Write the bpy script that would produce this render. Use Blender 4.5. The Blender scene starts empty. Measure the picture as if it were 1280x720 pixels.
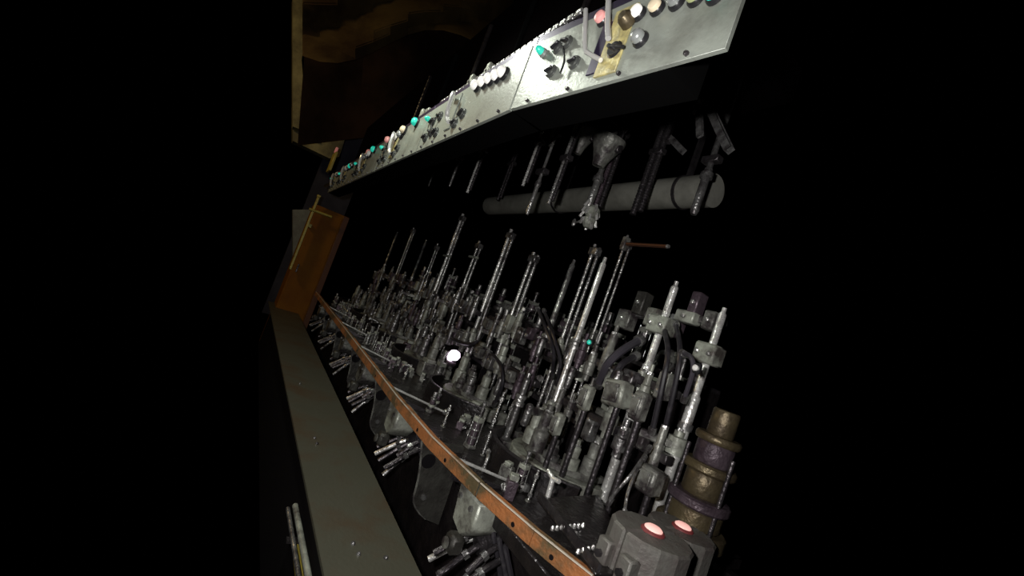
import bpy, bmesh, math, random
from mathutils import Vector, Matrix
random.seed(7)
SC = bpy.context.scene
COL = SC.collection

# ------------------------------------------------------------------ camera
H = 1.6                       # eye height over the shop floor
FPX = 560.0                   # focal length in pixels of a 1280 wide frame
ROLL, PITCH, YAW = math.radians(20), math.radians(3.24), math.radians(30.23)
F = Vector((-math.cos(YAW)*math.cos(PITCH), math.sin(YAW)*math.cos(PITCH), math.sin(PITCH)))
R = Vector((math.sin(YAW), math.cos(YAW), 0))
U = R.cross(F)
XI = R*math.cos(ROLL) + U*math.sin(ROLL)
YI = R*math.sin(ROLL) - U*math.cos(ROLL)
cam = bpy.data.cameras.new('camera')
cam.sensor_width = 36; cam.lens = FPX/1280*36; cam.clip_start = .02; cam.clip_end = 60
co = bpy.data.objects.new('camera', cam); COL.objects.link(co)
m3 = Matrix((XI, -YI, -F)).transposed()
co.matrix_world = Matrix.Translation((0, 0, H)) @ m3.to_4x4()
SC.camera = co

# ------------------------------------------------------------------ world, lights, exposure
w = bpy.data.worlds.new('night_hall'); SC.world = w; w.use_nodes = True
w.node_tree.nodes['Background'].inputs[0].default_value = (.5, .5, .6, 1)
w.node_tree.nodes['Background'].inputs[1].default_value = 0.0
SC.view_settings.view_transform = 'Standard'; SC.view_settings.look = 'None'
SC.view_settings.gamma = 1; SC.view_settings.exposure = 0.0; SC.view_settings.use_curve_mapping = False
def ray(px, py):
    return F + XI*((px-640)/FPX) + YI*((py-360)/FPX)
def at(px, py, Y):            # the point seen there that stands Y metres into the machine
    d = ray(px, py); d = d*(Y/d.y); return Vector((d.x, d.y, d.z+H))
def atX(px, py, X):
    d = ray(px, py); d = d*(X/d.x); return Vector((d.x, d.y, d.z+H))
def spot(name, loc, tgt, power, size, blend, col, rad):
    l = bpy.data.lights.new(name, 'SPOT'); l.energy = power; l.spot_size = math.radians(size)
    l.spot_blend = blend; l.color = col; l.shadow_soft_size = rad
    o = bpy.data.objects.new(name, l); COL.objects.link(o); o.location = loc
    o.rotation_euler = (Vector(tgt)-Vector(loc)).to_track_quat('-Z', 'Y').to_euler()
    return o
def point(name, loc, power, col, rad):
    l = bpy.data.lights.new(name, 'POINT'); l.energy = power; l.color = col; l.shadow_soft_size = rad
    o = bpy.data.objects.new(name, l); COL.objects.link(o); o.location = loc; return o
# the hand-held torch beside the camera, the lamp over the aisle, and an added unseen warm light that brightens the far sheeting
spot('hand_torch', (-.12, -.12, H+.05), at(660, 380, 1.4), 130, 125, 1.0, (1, .97, .95), .03)
spot('aisle_lamp', (-2.3, -.05, H+1.45), (-2.2, .35, H), 70, 150, .75, (.96, 1, .88), .10)
point('sheeting_fill', (-5.6, -2.4, 3.6), 70, (1, .72, .38), .15)

# ------------------------------------------------------------------ materials
MATS = {}
def mat(name, col, rough=.45, metal=0., col2=None, scale=8., mix=(.4, .65), bump=0., bscale=60., rvar=0., emit=None, estr=0., spec=.5):
    m = bpy.data.materials.new(name); m.use_nodes = True; nt = m.node_tree; N = nt.nodes; L = nt.links
    b = N['Principled BSDF']; b.inputs['Metallic'].default_value = metal; b.inputs['Roughness'].default_value = rough
    b.inputs['Specular IOR Level'].default_value = spec
    b.inputs['Base Color'].default_value = (*col, 1)
    tc = N.new('ShaderNodeTexCoord')
    if col2:
        n = N.new('ShaderNodeTexNoise'); n.inputs['Scale'].default_value = scale; n.inputs['Detail'].default_value = 6
        n.inputs['Roughness'].default_value = .65
        L.new(tc.outputs['Object'], n.inputs['Vector'])
        r = N.new('ShaderNodeMapRange'); r.inputs['From Min'].default_value = mix[0]; r.inputs['From Max'].default_value = mix[1]
        L.new(n.outputs['Fac'], r.inputs['Value'])
        c = N.new('ShaderNodeMix'); c.data_type = 'RGBA'
        c.inputs['A'].default_value = (*col, 1); c.inputs['B'].default_value = (*col2, 1)
        L.new(r.outputs['Result'], c.inputs['Factor']); L.new(c.outputs['Result'], b.inputs['Base Color'])
        if rvar:
            r2 = N.new('ShaderNodeMapRange'); r2.inputs['From Min'].default_value = .3; r2.inputs['From Max'].default_value = .7
            r2.inputs['To Min'].default_value = max(.05, rough-rvar); r2.inputs['To Max'].default_value = rough+rvar
            L.new(n.outputs['Fac'], r2.inputs['Value']); L.new(r2.outputs['Result'], b.inputs['Roughness'])
    if bump:
        n2 = N.new('ShaderNodeTexNoise'); n2.inputs['Scale'].default_value = bscale; n2.inputs['Detail'].default_value = 4
        L.new(tc.outputs['Object'], n2.inputs['Vector'])
        bp = N.new('ShaderNodeBump'); bp.inputs['Strength'].default_value = bump; bp.inputs['Distance'].default_value = .01
        L.new(n2.outputs['Fac'], bp.inputs['Height']); L.new(bp.outputs['Normal'], b.inputs['Normal'])
    if emit:
        b.inputs['Emission Color'].default_value = (*emit, 1); b.inputs['Emission Strength'].default_value = estr
    MATS[name] = m; return m
mat('panel_paint', (.28, .305, .268), .40, .15, (.14, .145, .125), 7, (.46, .76), .12, 90, .08)
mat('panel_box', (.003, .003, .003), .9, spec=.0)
mat('top_channel', (.035, .025, .06), .4, .5)
mat('steel_lit', (.85, .85, .82), .28, .55, (.30, .28, .26), 16, (.45, .68), .4, 70, .08)  # lighter copy of steel; light on rods and fittings put into the colour
mat('chrome', (.75, .75, .73), .25, .45)
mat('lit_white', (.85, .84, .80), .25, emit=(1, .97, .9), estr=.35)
mat('steel', (.66, .66, .64), .30, .78, (.16, .145, .14), 14, (.4, .66), .5, 70, .1)
mat('steel_mid', (.40, .40, .39), .33, .75, (.07, .06, .063), 15, (.38, .62), .5, 60, .1)
mat('steel_dark', (.11, .10, .105), .38, .8, (.03, .025, .03), 14, (.4, .7), .6, 50, .1)
mat('cast', (.26, .265, .235), .45, .35, (.04, .032, .034), 11, (.38, .60), .5, 45, .1)
mat('cast_pale', (.38, .40, .34), .45, .25, (.075, .065, .058), 10, (.42, .66), .35, 45, .1)
mat('cast_web', (.07, .068, .06), .45, .4, (.025, .022, .02), 10, (.42, .66), .5, 45, .1)
mat('cast_plum', (.11, .083, .10), .42, .4, (.035, .022, .03), 10, (.4, .66), .6, 45, .1)
mat('oily', (.022, .018, .018), .3, .3, (.008, .007, .008), 8, (.4, .7), .6, 35, .08)
mat('pit', (.006, .005, .006), .8, spec=.1)
mat('rust', (.40, .15, .05), .62, .2, (.10, .075, .035), 4.5, (.44, .6), .5, 80, .1)
mat('rust_lit_edge', (.80, .72, .60), .35, .35, (.40, .20, .09), 9, (.55, .75), .2, 80)  # pale colour stands in for light on the rail's top edge, rust mixed in
mat('ledge', (.085, .083, .060), .5, .1, (.080, .052, .028), 2.6, (.48, .70), .12, 60, .1)
mat('orange_paint', (.23, .088, .003), .6, 0, (.17, .055, .003), 3, (.4, .7), .1, 40, spec=.15)
mat('orange_dark', (.10, .030, .005), .6)
mat('yellow_paint', (.45, .36, .06), .45, .1, (.2, .16, .05), 12, (.5, .7))
mat('yellow_plate', (.55, .48, .20), .45, .1, (.30, .27, .14), 30, (.4, .6), .3, 60)
mat('brass', (.15, .12, .065), .42, .6, (.05, .035, .025), 6, (.4, .7), .4, 50, .1)
mat('mould_iron', (.15, .145, .13), .55, .3, (.11, .09, .085), 12, (.4, .7), .3, 60)
mat('hot', (.7, .5, .45), .5, emit=(1, .50, .44), estr=.75)
mat('hot_ring', (.16, .04, .04), .5, emit=(.5, .03, .04), estr=.06)
mat('gob', (1, .9, 1), .5, emit=(1, .82, 1), estr=1.8)
mat('white_cap', (.85, .84, .80), .25)
mat('cream_cap', (.80, .68, .48), .3)
mat('grey_cap', (.35, .37, .36), .25, .4)
mat('dark_cap', (.10, .105, .10), .25, .4)
mat('olive_cap', (.36, .40, .20), .3)
mat('pink_cap', (.80, .38, .36), .3, emit=(1, .3, .28), estr=.12)
mat('teal_cap', (.05, .55, .42), .25, emit=(.0, .6, .42), estr=.45)
mat('black_plastic', (.018, .018, .02), .3)
mat('rubber', (.02, .018, .022), .38, 0, (.05, .045, .05), 20, (.5, .7))
mat('rubber_plum', (.05, .045, .056), .4)
mat('pipe_grey', (.27, .27, .235), .55, .2, (.16, .16, .135), 6, (.4, .7), .2, 30)
mat('copper', (.16, .075, .045), .4, .8)
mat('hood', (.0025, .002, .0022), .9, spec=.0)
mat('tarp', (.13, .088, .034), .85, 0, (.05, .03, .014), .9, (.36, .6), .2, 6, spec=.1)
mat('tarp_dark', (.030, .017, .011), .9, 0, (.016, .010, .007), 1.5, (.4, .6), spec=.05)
mat('wall_dark', (.05, .05, .07), .8, 0, (.03, .03, .045), 2, (.4, .6))
mat('olive_wall', (.40, .36, .17), .7, 0, (.16, .14, .07), 2, (.4, .6))
mat('pale_wall', (.30, .33, .28), .7, 0, (.2, .2, .18), 3, (.4, .6))
mat('floor_dark', (.02, .018, .016), .7)

# ------------------------------------------------------------------ mesh helpers
LOC = {}
class MB:
    def __init__(s): s.v = []; s.f = []
    def add(s, vs, fs):
        n = len(s.v); s.v += [Vector(p) for p in vs]; s.f += [tuple(i+n for i in q) for q in fs]; return s
    def box(s, c, size, ax=None):
        c = Vector(c); a, b, d = ax if ax else (Vector((1,0,0)), Vector((0,1,0)), Vector((0,0,1)))
        hx, hy, hz = size[0]/2, size[1]/2, size[2]/2
        vs = [c+a*(i*hx)+b*(j*hy)+d*(k*hz) for i in (-1,1) for j in (-1,1) for k in (-1,1)]
        return s.add(vs, [(0,1,3,2),(4,6,7,5),(0,4,5,1),(2,3,7,6),(0,2,6,4),(1,5,7,3)])
    def lathe(s, p, axis, prof, n=12, rot=0.):     # prof: (radius, distance along axis)
        p = Vector(p); axis = Vector(axis).normalized()
        t = Vector((1,0,0)) if abs(axis.x) < .9 else Vector((0,1,0))
        e1 = axis.cross(t).normalized(); e2 = axis.cross(e1)
        vs = []; fs = []
        for r, h in prof:
            for i in range(n):
                a = 2*math.pi*i/n+rot; vs.append(p+axis*h+e1*(r*math.cos(a))+e2*(r*math.sin(a)))
        for k in range(len(prof)-1):
            for i in range(n):
                j = (i+1) % n; fs.append((k*n+i, k*n+j, (k+1)*n+j, (k+1)*n+i))
        fs.append(tuple(range(n))[::-1]); fs.append(tuple((len(prof)-1)*n+i for i in range(n)))
        return s.add(vs, fs)
    def rod(s, a, b, r, r2=None, n=10):
        a = Vector(a); b = Vector(b); return s.lathe(a, b-a, [(r, 0), (r if r2 is None else r2, (b-a).length)], n)
    def tube(s, pts, r, n=7, sub=5):
        pts = [Vector(p) for p in pts]
        if len(pts) > 2 and sub > 1:                # Catmull-Rom
            q = [pts[0]*2-pts[1]]+pts+[pts[-1]*2-pts[-2]]; out = []
            for i in range(1, len(q)-2):
                for k in range(sub):
                    t = k/sub; a, b, c, d = q[i-1:i+3]
                    out.append(.5*((2*b)+(c-a)*t+(2*a-5*b+4*c-d)*t*t+(3*b-a-3*c+d)*t**3))
            pts = out+[pts[-1]]
        vs = []; fs = []; up = None
        for i, p in enumerate(pts):
            d = (pts[min(i+1, len(pts)-1)]-pts[max(i-1, 0)]).normalized()
            if up is None:
                up = d.orthogonal().normalized()
            up = (up-d*up.dot(d)).normalized(); e2 = d.cross(up)
            for k in range(n):
                a = 2*math.pi*k/n; vs.append(p+up*(r*math.cos(a))+e2*(r*math.sin(a)))
        for i in range(len(pts)-1):
            for k in range(n):
                j = (k+1) % n; fs.append((i*n+k, i*n+j, (i+1)*n+j, (i+1)*n+k))
        fs.append(tuple(range(n))[::-1]); fs.append(tuple((len(pts)-1)*n+k for k in range(n)))
        return s.add(vs, fs)
    def prism(s, outline, off):                     # planar outline (3D points) swept by off
        o = [Vector(p) for p in outline]; n = len(o); off = Vector(off)
        vs = o+[p+off for p in o]
        fs = [tuple(range(n))[::-1], tuple(range(n, 2*n))]+[(i, (i+1) % n, (i+1) % n+n, i+n) for i in range(n)]
        return s.add(vs, fs)
    def band(s, c, r0, r1, a0, a1, z0, z1, n=20):   # part of a ring lying flat
        vs = []; fs = []
        for i in range(n+1):
            a = a0+(a1-a0)*i/n
            for r, z in ((r0, z0), (r1, z0), (r1, z1), (r0, z1)):
                vs.append((c[0]+r*math.cos(a), c[1]+r*math.sin(a), z))
        for i in range(n):
            for k in range(4):
                j = (k+1) % 4; fs.append((i*4+k, i*4+j, (i+1)*4+j, (i+1)*4+k))
        fs.append((0,1,2,3)); fs.append((n*4+3, n*4+2, n*4+1, n*4))
        return s.add(vs, fs)
    def build(s, name, material, parent=None, bevel=0., smooth=True):
        if parent is None:
            xs = [p.x for p in s.v]; ys = [p.y for p in s.v]; zs = [p.z for p in s.v]
            org = Vector(((min(xs)+max(xs))/2, (min(ys)+max(ys))/2, min(zs))); base = org
        else:
            base = LOC[parent.name]; org = base
        me = bpy.data.meshes.new(name); me.from_pydata([p-org for p in s.v], [], s.f)
        bm = bmesh.new(); bm.from_mesh(me); bmesh.ops.recalc_face_normals(bm, faces=bm.faces)
        if bevel: bmesh.ops.bevel(bm, geom=[e for e in bm.edges if len(e.link_faces) == 2 and e.calc_face_angle(0) > .9], offset=bevel, segments=1, affect='EDGES')
        bm.to_mesh(me); bm.free()
        if smooth:
            for p in me.polygons: p.use_smooth = True
            me.set_sharp_from_angle(angle=math.radians(38))
        me.materials.append(MATS[material])
        o = bpy.data.objects.new(name, me); COL.objects.link(o)
        if parent is None: o.location = org
        else: o.parent = parent
        LOC[o.name] = base
        return o
def tag(o, label, cat, group=None):
    o['label'] = label; o['category'] = cat
    if group: o['group'] = group
    return o
def struct(o): o['kind'] = 'structure'; return o
def thing(name, label, cat, loc, group=None):
    o = bpy.data.objects.new(name, None); COL.objects.link(o); o.location = loc; o.empty_display_size = .05
    LOC[o.name] = Vector(loc); return tag(o, label, cat, group)
def dup(root, loc, rz=0., sc=(1,1,1), label=None, group=None):
    r = root.copy(); COL.objects.link(r); r.location = loc; r.rotation_euler = (0, 0, rz); r.scale = sc
    if label: r['label'] = label
    if group: r['group'] = group
    for ch in KIDS[root.name]:
        c = ch.copy(); COL.objects.link(c); c.parent = r
        for g in KIDS.get(ch.name, ()):
            d = g.copy(); COL.objects.link(d); d.parent = c
    return r
KIDS = {}
def V(x, y, z): return Vector((x, y, z+H))
UP = Vector((0,0,1)); EX = Vector((1,0,0)); EY = Vector((0,1,0))
DECK = -.72
ORD = ['nearest', 'second', 'third', 'fourth', 'fifth', 'sixth', 'seventh']

# ------------------------------------------------------------------ the setting
struct(MB().box(V(-3.9, 1.6, -1.65), (6.6, 2.0, .1)).build('floor', 'floor_dark'))
# raised steel ledge in front of the machine, in long plates
lg = struct(MB().prism([V(-7.2, .485, -1.0), V(-.62, .55, -1.0), V(-.62, .895, -1.0), V(-7.2, .865, -1.0)], (0,0,-.012)).build('floor_ledge', 'ledge'))
LOC[lg.name] = lg.location.copy()
b = MB().box(V(-3.9, .575, -1.31), (6.4, .03, .58)); b.box(V(-3.9, .85, -1.31), (6.6, .03, .58))
b.build('ledge_skirt', 'pit', lg)
for px, py in ((393, 548), (396, 555), (441, 680), (448, 693), (482, 698), (375, 480)):
    p = ray(px, py); p = p*(-1.0/p.z)
    MB().lathe((p.x, p.y, H-1.0), UP, [(.009, 0), (.009, .004), (.006, .009)], 8).build('bolt', 'steel_mid', lg)
# far end of the hall
struct(MB().box(V(-9.8, 1.0, .45), (.1, .75, 4.1)).build('wall_far', 'wall_dark'))
# ------------------------------------------------------------------ upper left: hanging brown sheeting, beams
def sheet(name, pts_rows, thick, material):          # a grid of points made into a thick sagging sheet
    n = len(pts_rows[0]); m_ = MB(); vs = [Vector(p) for r in pts_rows for p in r]; k = len(vs)
    vs2 = vs+[p+Vector((-thick*.3, 0, thick)) for p in vs]; fs = []
    for i in range(len(pts_rows)-1):
        for j in range(n-1):
            a = i*n+j; fs.append((a, a+1, a+n+1, a+n)); fs.append((a+k, a+k+n, a+k+n+1, a+k+1))
    rim = [i for i in range(n)]+[i*n+n-1 for i in range(1, len(pts_rows))]+[(len(pts_rows)-1)*n+j for j in range(n-2, -1, -1)]+[i*n for i in range(len(pts_rows)-2, 0, -1)]
    for q, a in enumerate(rim):
        c = rim[(q+1) % len(rim)]; fs.append((a, c, c+k, a+k))
    return m_.add(vs2, fs).build(name, material)
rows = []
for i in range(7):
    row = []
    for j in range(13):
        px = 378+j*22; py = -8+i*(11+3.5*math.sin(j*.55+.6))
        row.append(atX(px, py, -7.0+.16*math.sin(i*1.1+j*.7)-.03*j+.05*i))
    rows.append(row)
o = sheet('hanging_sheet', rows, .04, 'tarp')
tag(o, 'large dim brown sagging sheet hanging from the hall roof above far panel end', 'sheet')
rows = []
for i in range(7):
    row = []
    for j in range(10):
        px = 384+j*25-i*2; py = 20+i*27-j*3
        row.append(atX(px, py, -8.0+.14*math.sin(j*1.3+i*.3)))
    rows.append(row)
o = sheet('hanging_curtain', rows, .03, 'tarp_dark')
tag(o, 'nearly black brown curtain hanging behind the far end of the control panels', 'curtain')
# ------------------------------------------------------------------ dark housing over the panels
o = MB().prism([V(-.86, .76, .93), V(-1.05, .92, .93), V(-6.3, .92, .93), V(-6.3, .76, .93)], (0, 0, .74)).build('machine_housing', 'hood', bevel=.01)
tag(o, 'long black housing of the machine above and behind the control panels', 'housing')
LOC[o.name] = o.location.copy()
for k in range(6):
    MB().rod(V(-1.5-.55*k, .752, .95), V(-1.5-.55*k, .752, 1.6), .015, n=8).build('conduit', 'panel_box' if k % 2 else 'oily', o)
# ------------------------------------------------------------------ control panels
PZ0, PZ1 = .63, .862
plan = [(-.604, .622), (-1.345, .5435), (-2.36, .545), (-3.36, .55), (-4.36, .555), (-5.30, .56), (-5.92, .562)]
plabels = ['near grey control panel with row of white buttons and lever on a yellow plate',
           'second grey control panel, brightly lit at its seam, with five white buttons and curved lever',
           'third control panel with teal, yellow and pink lamps in a row',
           'fourth control panel with small teal and pink lamps, dimly lit',
           'fifth control panel, small and dim, next to the far end piece',
           'farthest short control panel end above the orange cabinet']
class Frame: pass
def pframe(k):
    f = Frame(); b = Vector((*plan[k], PZ0+H)); a = Vector((*plan[k+1], PZ0+H))
    f.o = a; f.e = (b-a).normalized(); f.n = Vector((f.e.y, -f.e.x, 0)); f.len = (b-a).length
    if f.n.y > 0: f.n = -f.n
    f.p = lambda u, w, d=0.: f.o+f.e*u+UP*w+f.n*d
    return f
def hit(f, px, py):           # panel coordinates (u, w) of a spot on the panel face
    d = ray(px, py); c = Vector((0,0,H)); t = (f.o-c).dot(f.n)/d.dot(f.n); q = c+d*t-f.o
    return q.dot(f.e), q.z
def button(root, f, u, w, r, cap, dome=.4):
    bz = MB().lathe(f.p(u, w, .001), f.n, [(r*1.22, 0), (r*1.22, .006), (r*.98, .012)], 16).build('push_button', 'black_plastic', root)
    MB().lathe(f.p(u, w, .008), f.n, [(r*.95, 0), (r*.98, .012), (r*.85, .012+r*dome*.6), (r*.45, .012+r*dome)], 16).build('button_cap', cap, bz)
def selector(root, f, u, w, r, cap='grey_cap', ang=.3):
    bz = MB().lathe(f.p(u, w, .001), f.n, [(r*1.25, 0), (r*1.25, .005), (r*1.0, .007), (r*1.0, .012)], 16).build('selector_switch', cap, root)
    a = f.e*math.cos(ang)+UP*math.sin(ang); c = UP*math.cos(ang)-f.e*math.sin(ang)
    MB().box(f.p(u, w, .017), (r*1.9, r*.55, .012), (a, c, f.n)).build('knob_grip', 'black_plastic', bz, bevel=.002)
def lever(root, f, pts, r, material, name='lever_handle'):
    return MB().tube([f.p(*q) for q in pts], r, 9, 5).build(name, material, root)
def lamp(root, f, u, w, r, cap):
    bz = MB().lathe(f.p(u, w, .001), f.n, [(r*1.25, 0), (r*1.25, .008), (r, .01)], 14).build('indicator_lamp', 'grey_cap', root)
    MB().lathe(f.p(u, w, .008), f.n, [(r, 0), (r, .012), (r*.7, .022), (r*.25, .026)], 14).build('lens', cap, bz)
for k in range(6):
    f = pframe(k); root = thing('control_panel', plabels[k], 'control panel', f.p(f.len/2, 0), None)
    h = PZ1-PZ0; g = .005
    MB().box(f.p(f.len/2, h/2, -.006), (f.len-2*g, .012, h), (f.e, f.n, UP)).build('faceplate', 'panel_paint', root, bevel=.0006)
    ed = .14 if k == 0 else 0.
    MB().box(f.p((f.len-ed)/2, h/2-.004, -.075), (f.len-ed, .122, h-.006), (f.e, f.n, UP)).build('enclosure', 'panel_box', root)
    MB().box(f.p(f.len/2, h+.021, -.035), (f.len, .05, .040), (f.e, f.n, UP)).build('top_channel', 'top_channel', root, bevel=.003)
    nb = max(2, int(f.len/.16))
    for i in range(nb):
        MB().lathe(f.p((i+.5)*f.len/nb, .012, .0), f.n, [(.006, 0), (.006, .006), (.004, .009)], 6).build('bolt', 'steel_dark', root)
    if k == 0:
        caps = ['lit_white', 'cream_cap', 'grey_cap', 'olive_cap', 'teal_cap']
        for (px, py), c in zip(((800, 19), (823, 12), (847, 5), (871, 0), (895, -3)), caps):
            u, w_ = hit(f, px, py); button(root, f, u, w_, .0165, c)
        u, w_ = hit(f, 802, 51); button(root, f, u, w_, .0175, 'grey_cap', .7)
        u0, w0 = hit(f, 772, 50)
        MB().box(f.p(u0, .115, .003), (.075, .006, .19), (f.e, f.n, UP)).build('legend_plate', 'yellow_plate', root, bevel=.001)
        u, w_ = hit(f, 755, 26); button(root, f, u, w_, .017, 'pink_cap', .5)
        MB().box(f.p(u0-.055, .11, .003), (.035, .005, .15), (f.e, f.n, UP)).build('legend_plate', 'top_channel', root, bevel=.001)
        ps = [(738, 18), (737, 64), (743, 73), (757, 81)]
        lever(root, f, [(*hit(f, *q), .02) for q in ps], .0065, 'chrome')
        ps = [(768, 8), (767, 35), (768, 56)]
        lever(root, f, [(*hit(f, *q), .025) for q in ps], .0075, 'chrome')
        u, w_ = hit(f, 770, 64); selector(root, f, u, w_, .019, 'black_plastic', -.5)
        MB().rod(f.p(u, w_, .02), f.p(u+.045, w_-.015, .02), .005).build('lever_handle', 'black_plastic', root)
        u, w_ = hit(f, 788, 30); MB().lathe(f.p(u, w_, .006), f.n, [(.022, 0), (.02, .02), (.012, .03)], 12).build('valve_knob', 'brass', root)
        for q, a in (((698, 60), .4), ((710, 54), -.3), ((690, 90), .2), ((719, 79), .1)):
            u, w_ = hit(f, *q); selector(root, f, u, w_, .0165, 'dark_cap', a)
        u, w_ = hit(f, 680, 67); lamp(root, f, u, w_, .012, 'teal_cap')
        lever(root, f, [(*hit(f, *q), .012) for q in ((707, 62), (709, 78), (704, 94))], .003, 'black_plastic', 'cable')
    else:
        s = f.len/1.0
        sets = {1: ['lit_white']*5, 2: ['teal_cap', 'cream_cap', 'pink_cap', 'grey_cap', 'white_cap'], 3: ['teal_cap', 'pink_cap', 'white_cap', 'grey_cap', 'grey_cap'], 4: ['grey_cap', 'teal_cap', 'grey_cap', 'white_cap', 'grey_cap'], 5: ['grey_cap', 'white_cap', 'grey_cap']}[k]
        for i, c in enumerate(sets):
            if k == 1: u, w_ = hit(f, *((632, 93), (624, 97), (615, 101), (607, 105), (598, 109))[i])
            elif k == 2 and i < 3: u, w_ = hit(f, *((523, 152), (509, 159), (493, 162))[i])
            elif k == 3 and i < 2: u, w_ = hit(f, *((470, 186), (464, 190))[i])
            else: u, w_ = s*(.80-.1*i), .185
            u = min(max(u, .04), f.len-.04); w_ = min(w_, .205)
            button(root, f, u, w_, .021 if k == 1 else .024, c, .7)
        MB().box(f.p(s*.40, .13, .003), (.07, .006, .17), (f.e, f.n, UP)).build('legend_plate', 'yellow_plate' if k > 1 else 'panel_paint', root, bevel=.001)
        ul = s*.41
        lever(root, f, [(ul-.05, .205, .02), (ul+.02, .19, .04), (ul+.03, .12, .04), (ul+.03, .08, .03), (ul+.06, .055, .025)], .010, 'chrome')
        for du, w_, a in ((.10, .06, .2), (.17, .075, -.4), (.25, .06, .5), (.13, .14, .3), (.22, .15, -.2), (.48, .06, .1), (.54, .09, .6)):
            if s*du < f.len-.03: selector(root, f, s*du, w_, .020, 'dark_cap', a)
        lamp(root, f, max(.05, s*.06), .165, .014, 'teal_cap')
        lever(root, f, [(s*.2, .15, .012), (s*.19, .1, .02), (s*.24, .05, .012)], .004, 'black_plastic', 'cable')
# ribbed cable strip lying on the panel tops
sp = thing('cable_strip', 'ribbed pale cable strip lying along the top edge of the second panel', 'cable strip', V(-1.7, .575, PZ1+.041))
for i in range(30):
    MB().box(V(-1.16-i*.04, .578, PZ1+.053), (.031, .03, .02)).build('link', 'steel_mid' if i % 4 else 'steel', sp, bevel=.002)
MB().box(V(-1.74, .578, PZ1+.045), (1.2, .02, .008)).build('spine', 'steel_dark', sp)
for i, (px, py) in enumerate(((533, 131), (592, 87), (612, 76))):
    p = at(px, py, .56); q = Vector((p.x, .575, PZ1+H+.041))
    t = thing('pipe_clip', ['long pale bracket on the panel top beside teal lamp', 'small pale clip on panel top above white buttons', 'small bright clip beside the ribbed cable strip'][i], 'bracket', q)
    MB().box(q+Vector((0, 0, .015)), (.16 if i == 0 else .05, .03, .03)).build('body', 'cast_pale', t, bevel=.004)
    MB().box(q+Vector((-.07 if i == 0 else 0, 0, .04)), (.03, .03, .03)).build('ear', 'cast_pale', t, bevel=.004)
    MB().lathe(q+Vector((.03 if i == 0 else 0, -.015, .017)), -EY, [(.007, 0), (.007, .006)], 6).build('bolt', 'steel', t)

# ------------------------------------------------------------------ far end: orange cabinet, yellow frame, wall column
t = thing('cabinet', 'orange painted steel cabinet at the far end of the rusty rail', 'cabinet', V(-7.1, .82, -1.6))
MB().box(V(-7.05, .80, -.545), (.48, .46, 2.11)).build('body', 'orange_paint', t, bevel=.006)
MB().box(V(-6.805, .77, -.545), (.012, .36, 2.05)).build('door', 'orange_paint', t, bevel=.003)
MB().box(V(-6.80, 1.0, -.545), (.02, .075, 2.1)).build('side_flange', 'orange_dark', t, bevel=.003)
MB().box(V(-6.79, .64, -.4), (.02, .02, .12)).build('handle', 'steel_dark', t, bevel=.003)
t = thing('guard_post', 'yellow guard post with crossbar at the edge of the orange cabinet', 'post', V(-6.7, .56, -.45))
MB().box(V(-6.72, .555, .08), (.05, .03, 1.05)).build('post', 'yellow_paint', t, bevel=.004)
MB().rod(V(-6.70, .50, .41), V(-6.70, .80, .42), .018).build('crossbar', 'yellow_paint', t)
MB().box(V(-6.775, .585, .2), (.12, .05, .05)).build('wall_tie', 'yellow_paint', t, bevel=.003)
MB().box(V(-6.72, .555, .62), (.07, .045, .03)).build('cap', 'yellow_paint', t, bevel=.004)
p = at(415, 203, .53)
t = thing('end_bracket', 'short yellow bracket on the far end of the panels', 'bracket', V(p.x, .53, PZ0+.1))
MB().box(V(p.x, .53, p.z-H), (.30, .03, .26)).build('plate', 'yellow_paint', t, bevel=.005)
MB().box(V((p.x-5.90)/2, .555, PZ0+.12), (abs(p.x+5.90)+.04, .02, .03)).build('tongue', 'steel_dark', t)
MB().box(V(p.x+.05, .52, p.z-H+.16), (.08, .03, .07)).build('ear', 'pink_cap', t, bevel=.005)
o = MB().prism([atX(366, 130, -8.6), atX(384, 150, -8.6), atX(432, 172, -8.6), atX(424, 196, -8.6), atX(412, 198, -8.6), atX(366, 176, -8.6)], (-.3, 0, 0)).build('trim_1', 'olive_wall')
struct(o)
o = MB().prism([atX(366, -5, -8.3), atX(388, -5, -8.3), atX(377, 75, -8.3), atX(384, 165, -8.3), atX(366, 158, -8.3)], (-.25, 0, 0)).build('trim_2', 'olive_wall')
struct(o)
o = MB().prism([atX(366, 262, -9.0), atX(398, 262, -9.0), atX(372, 350, -9.0), atX(366, 360, -9.0)], (-.2, 0, 0)).build('trim_3', 'pale_wall')
struct(o)
# conduit and yellow stripe beside the ledge
t = thing('conduit_pipe', 'grey conduit pipe running beside the ledge above a yellow strip', 'pipe', V(-3.2, .42, -1.1))
a = ray(370, 640); a = a*(-1.1/a.z); c = ray(388, 728); c = c*(-1.1/c.z)
MB().rod(V(a.x-.05, a.y, -1.1), V(c.x+.1, c.y, -1.1), .012).build('pipe', 'cast_pale', t)
MB().rod(V(a.x-.05, a.y-.025, -1.115), V(c.x+.1, c.y-.025, -1.115), .009).build('pipe', 'steel_mid', t)
for _ in range(1):
    qa, qb = ray(372, 672), ray(379, 722); qa = qa*(-1.14/qa.z); qb = qb*(-1.14/qb.z)
    MB().prism([V(qa.x, qa.y, -1.14), V(qb.x+.1, qb.y+.005, -1.14), V(qb.x+.1, qb.y-.02, -1.14), V(qa.x, qa.y-.02, -1.14)], (0, 0, -.015)).build('strip', 'yellow_paint', t)
for i in range(3):
    MB().box(V(a.x+.15+i*.3, (a.y+c.y)/2-.02, -1.13), (.03, .05, .01)).build('clamp', 'steel_dark', t)

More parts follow.
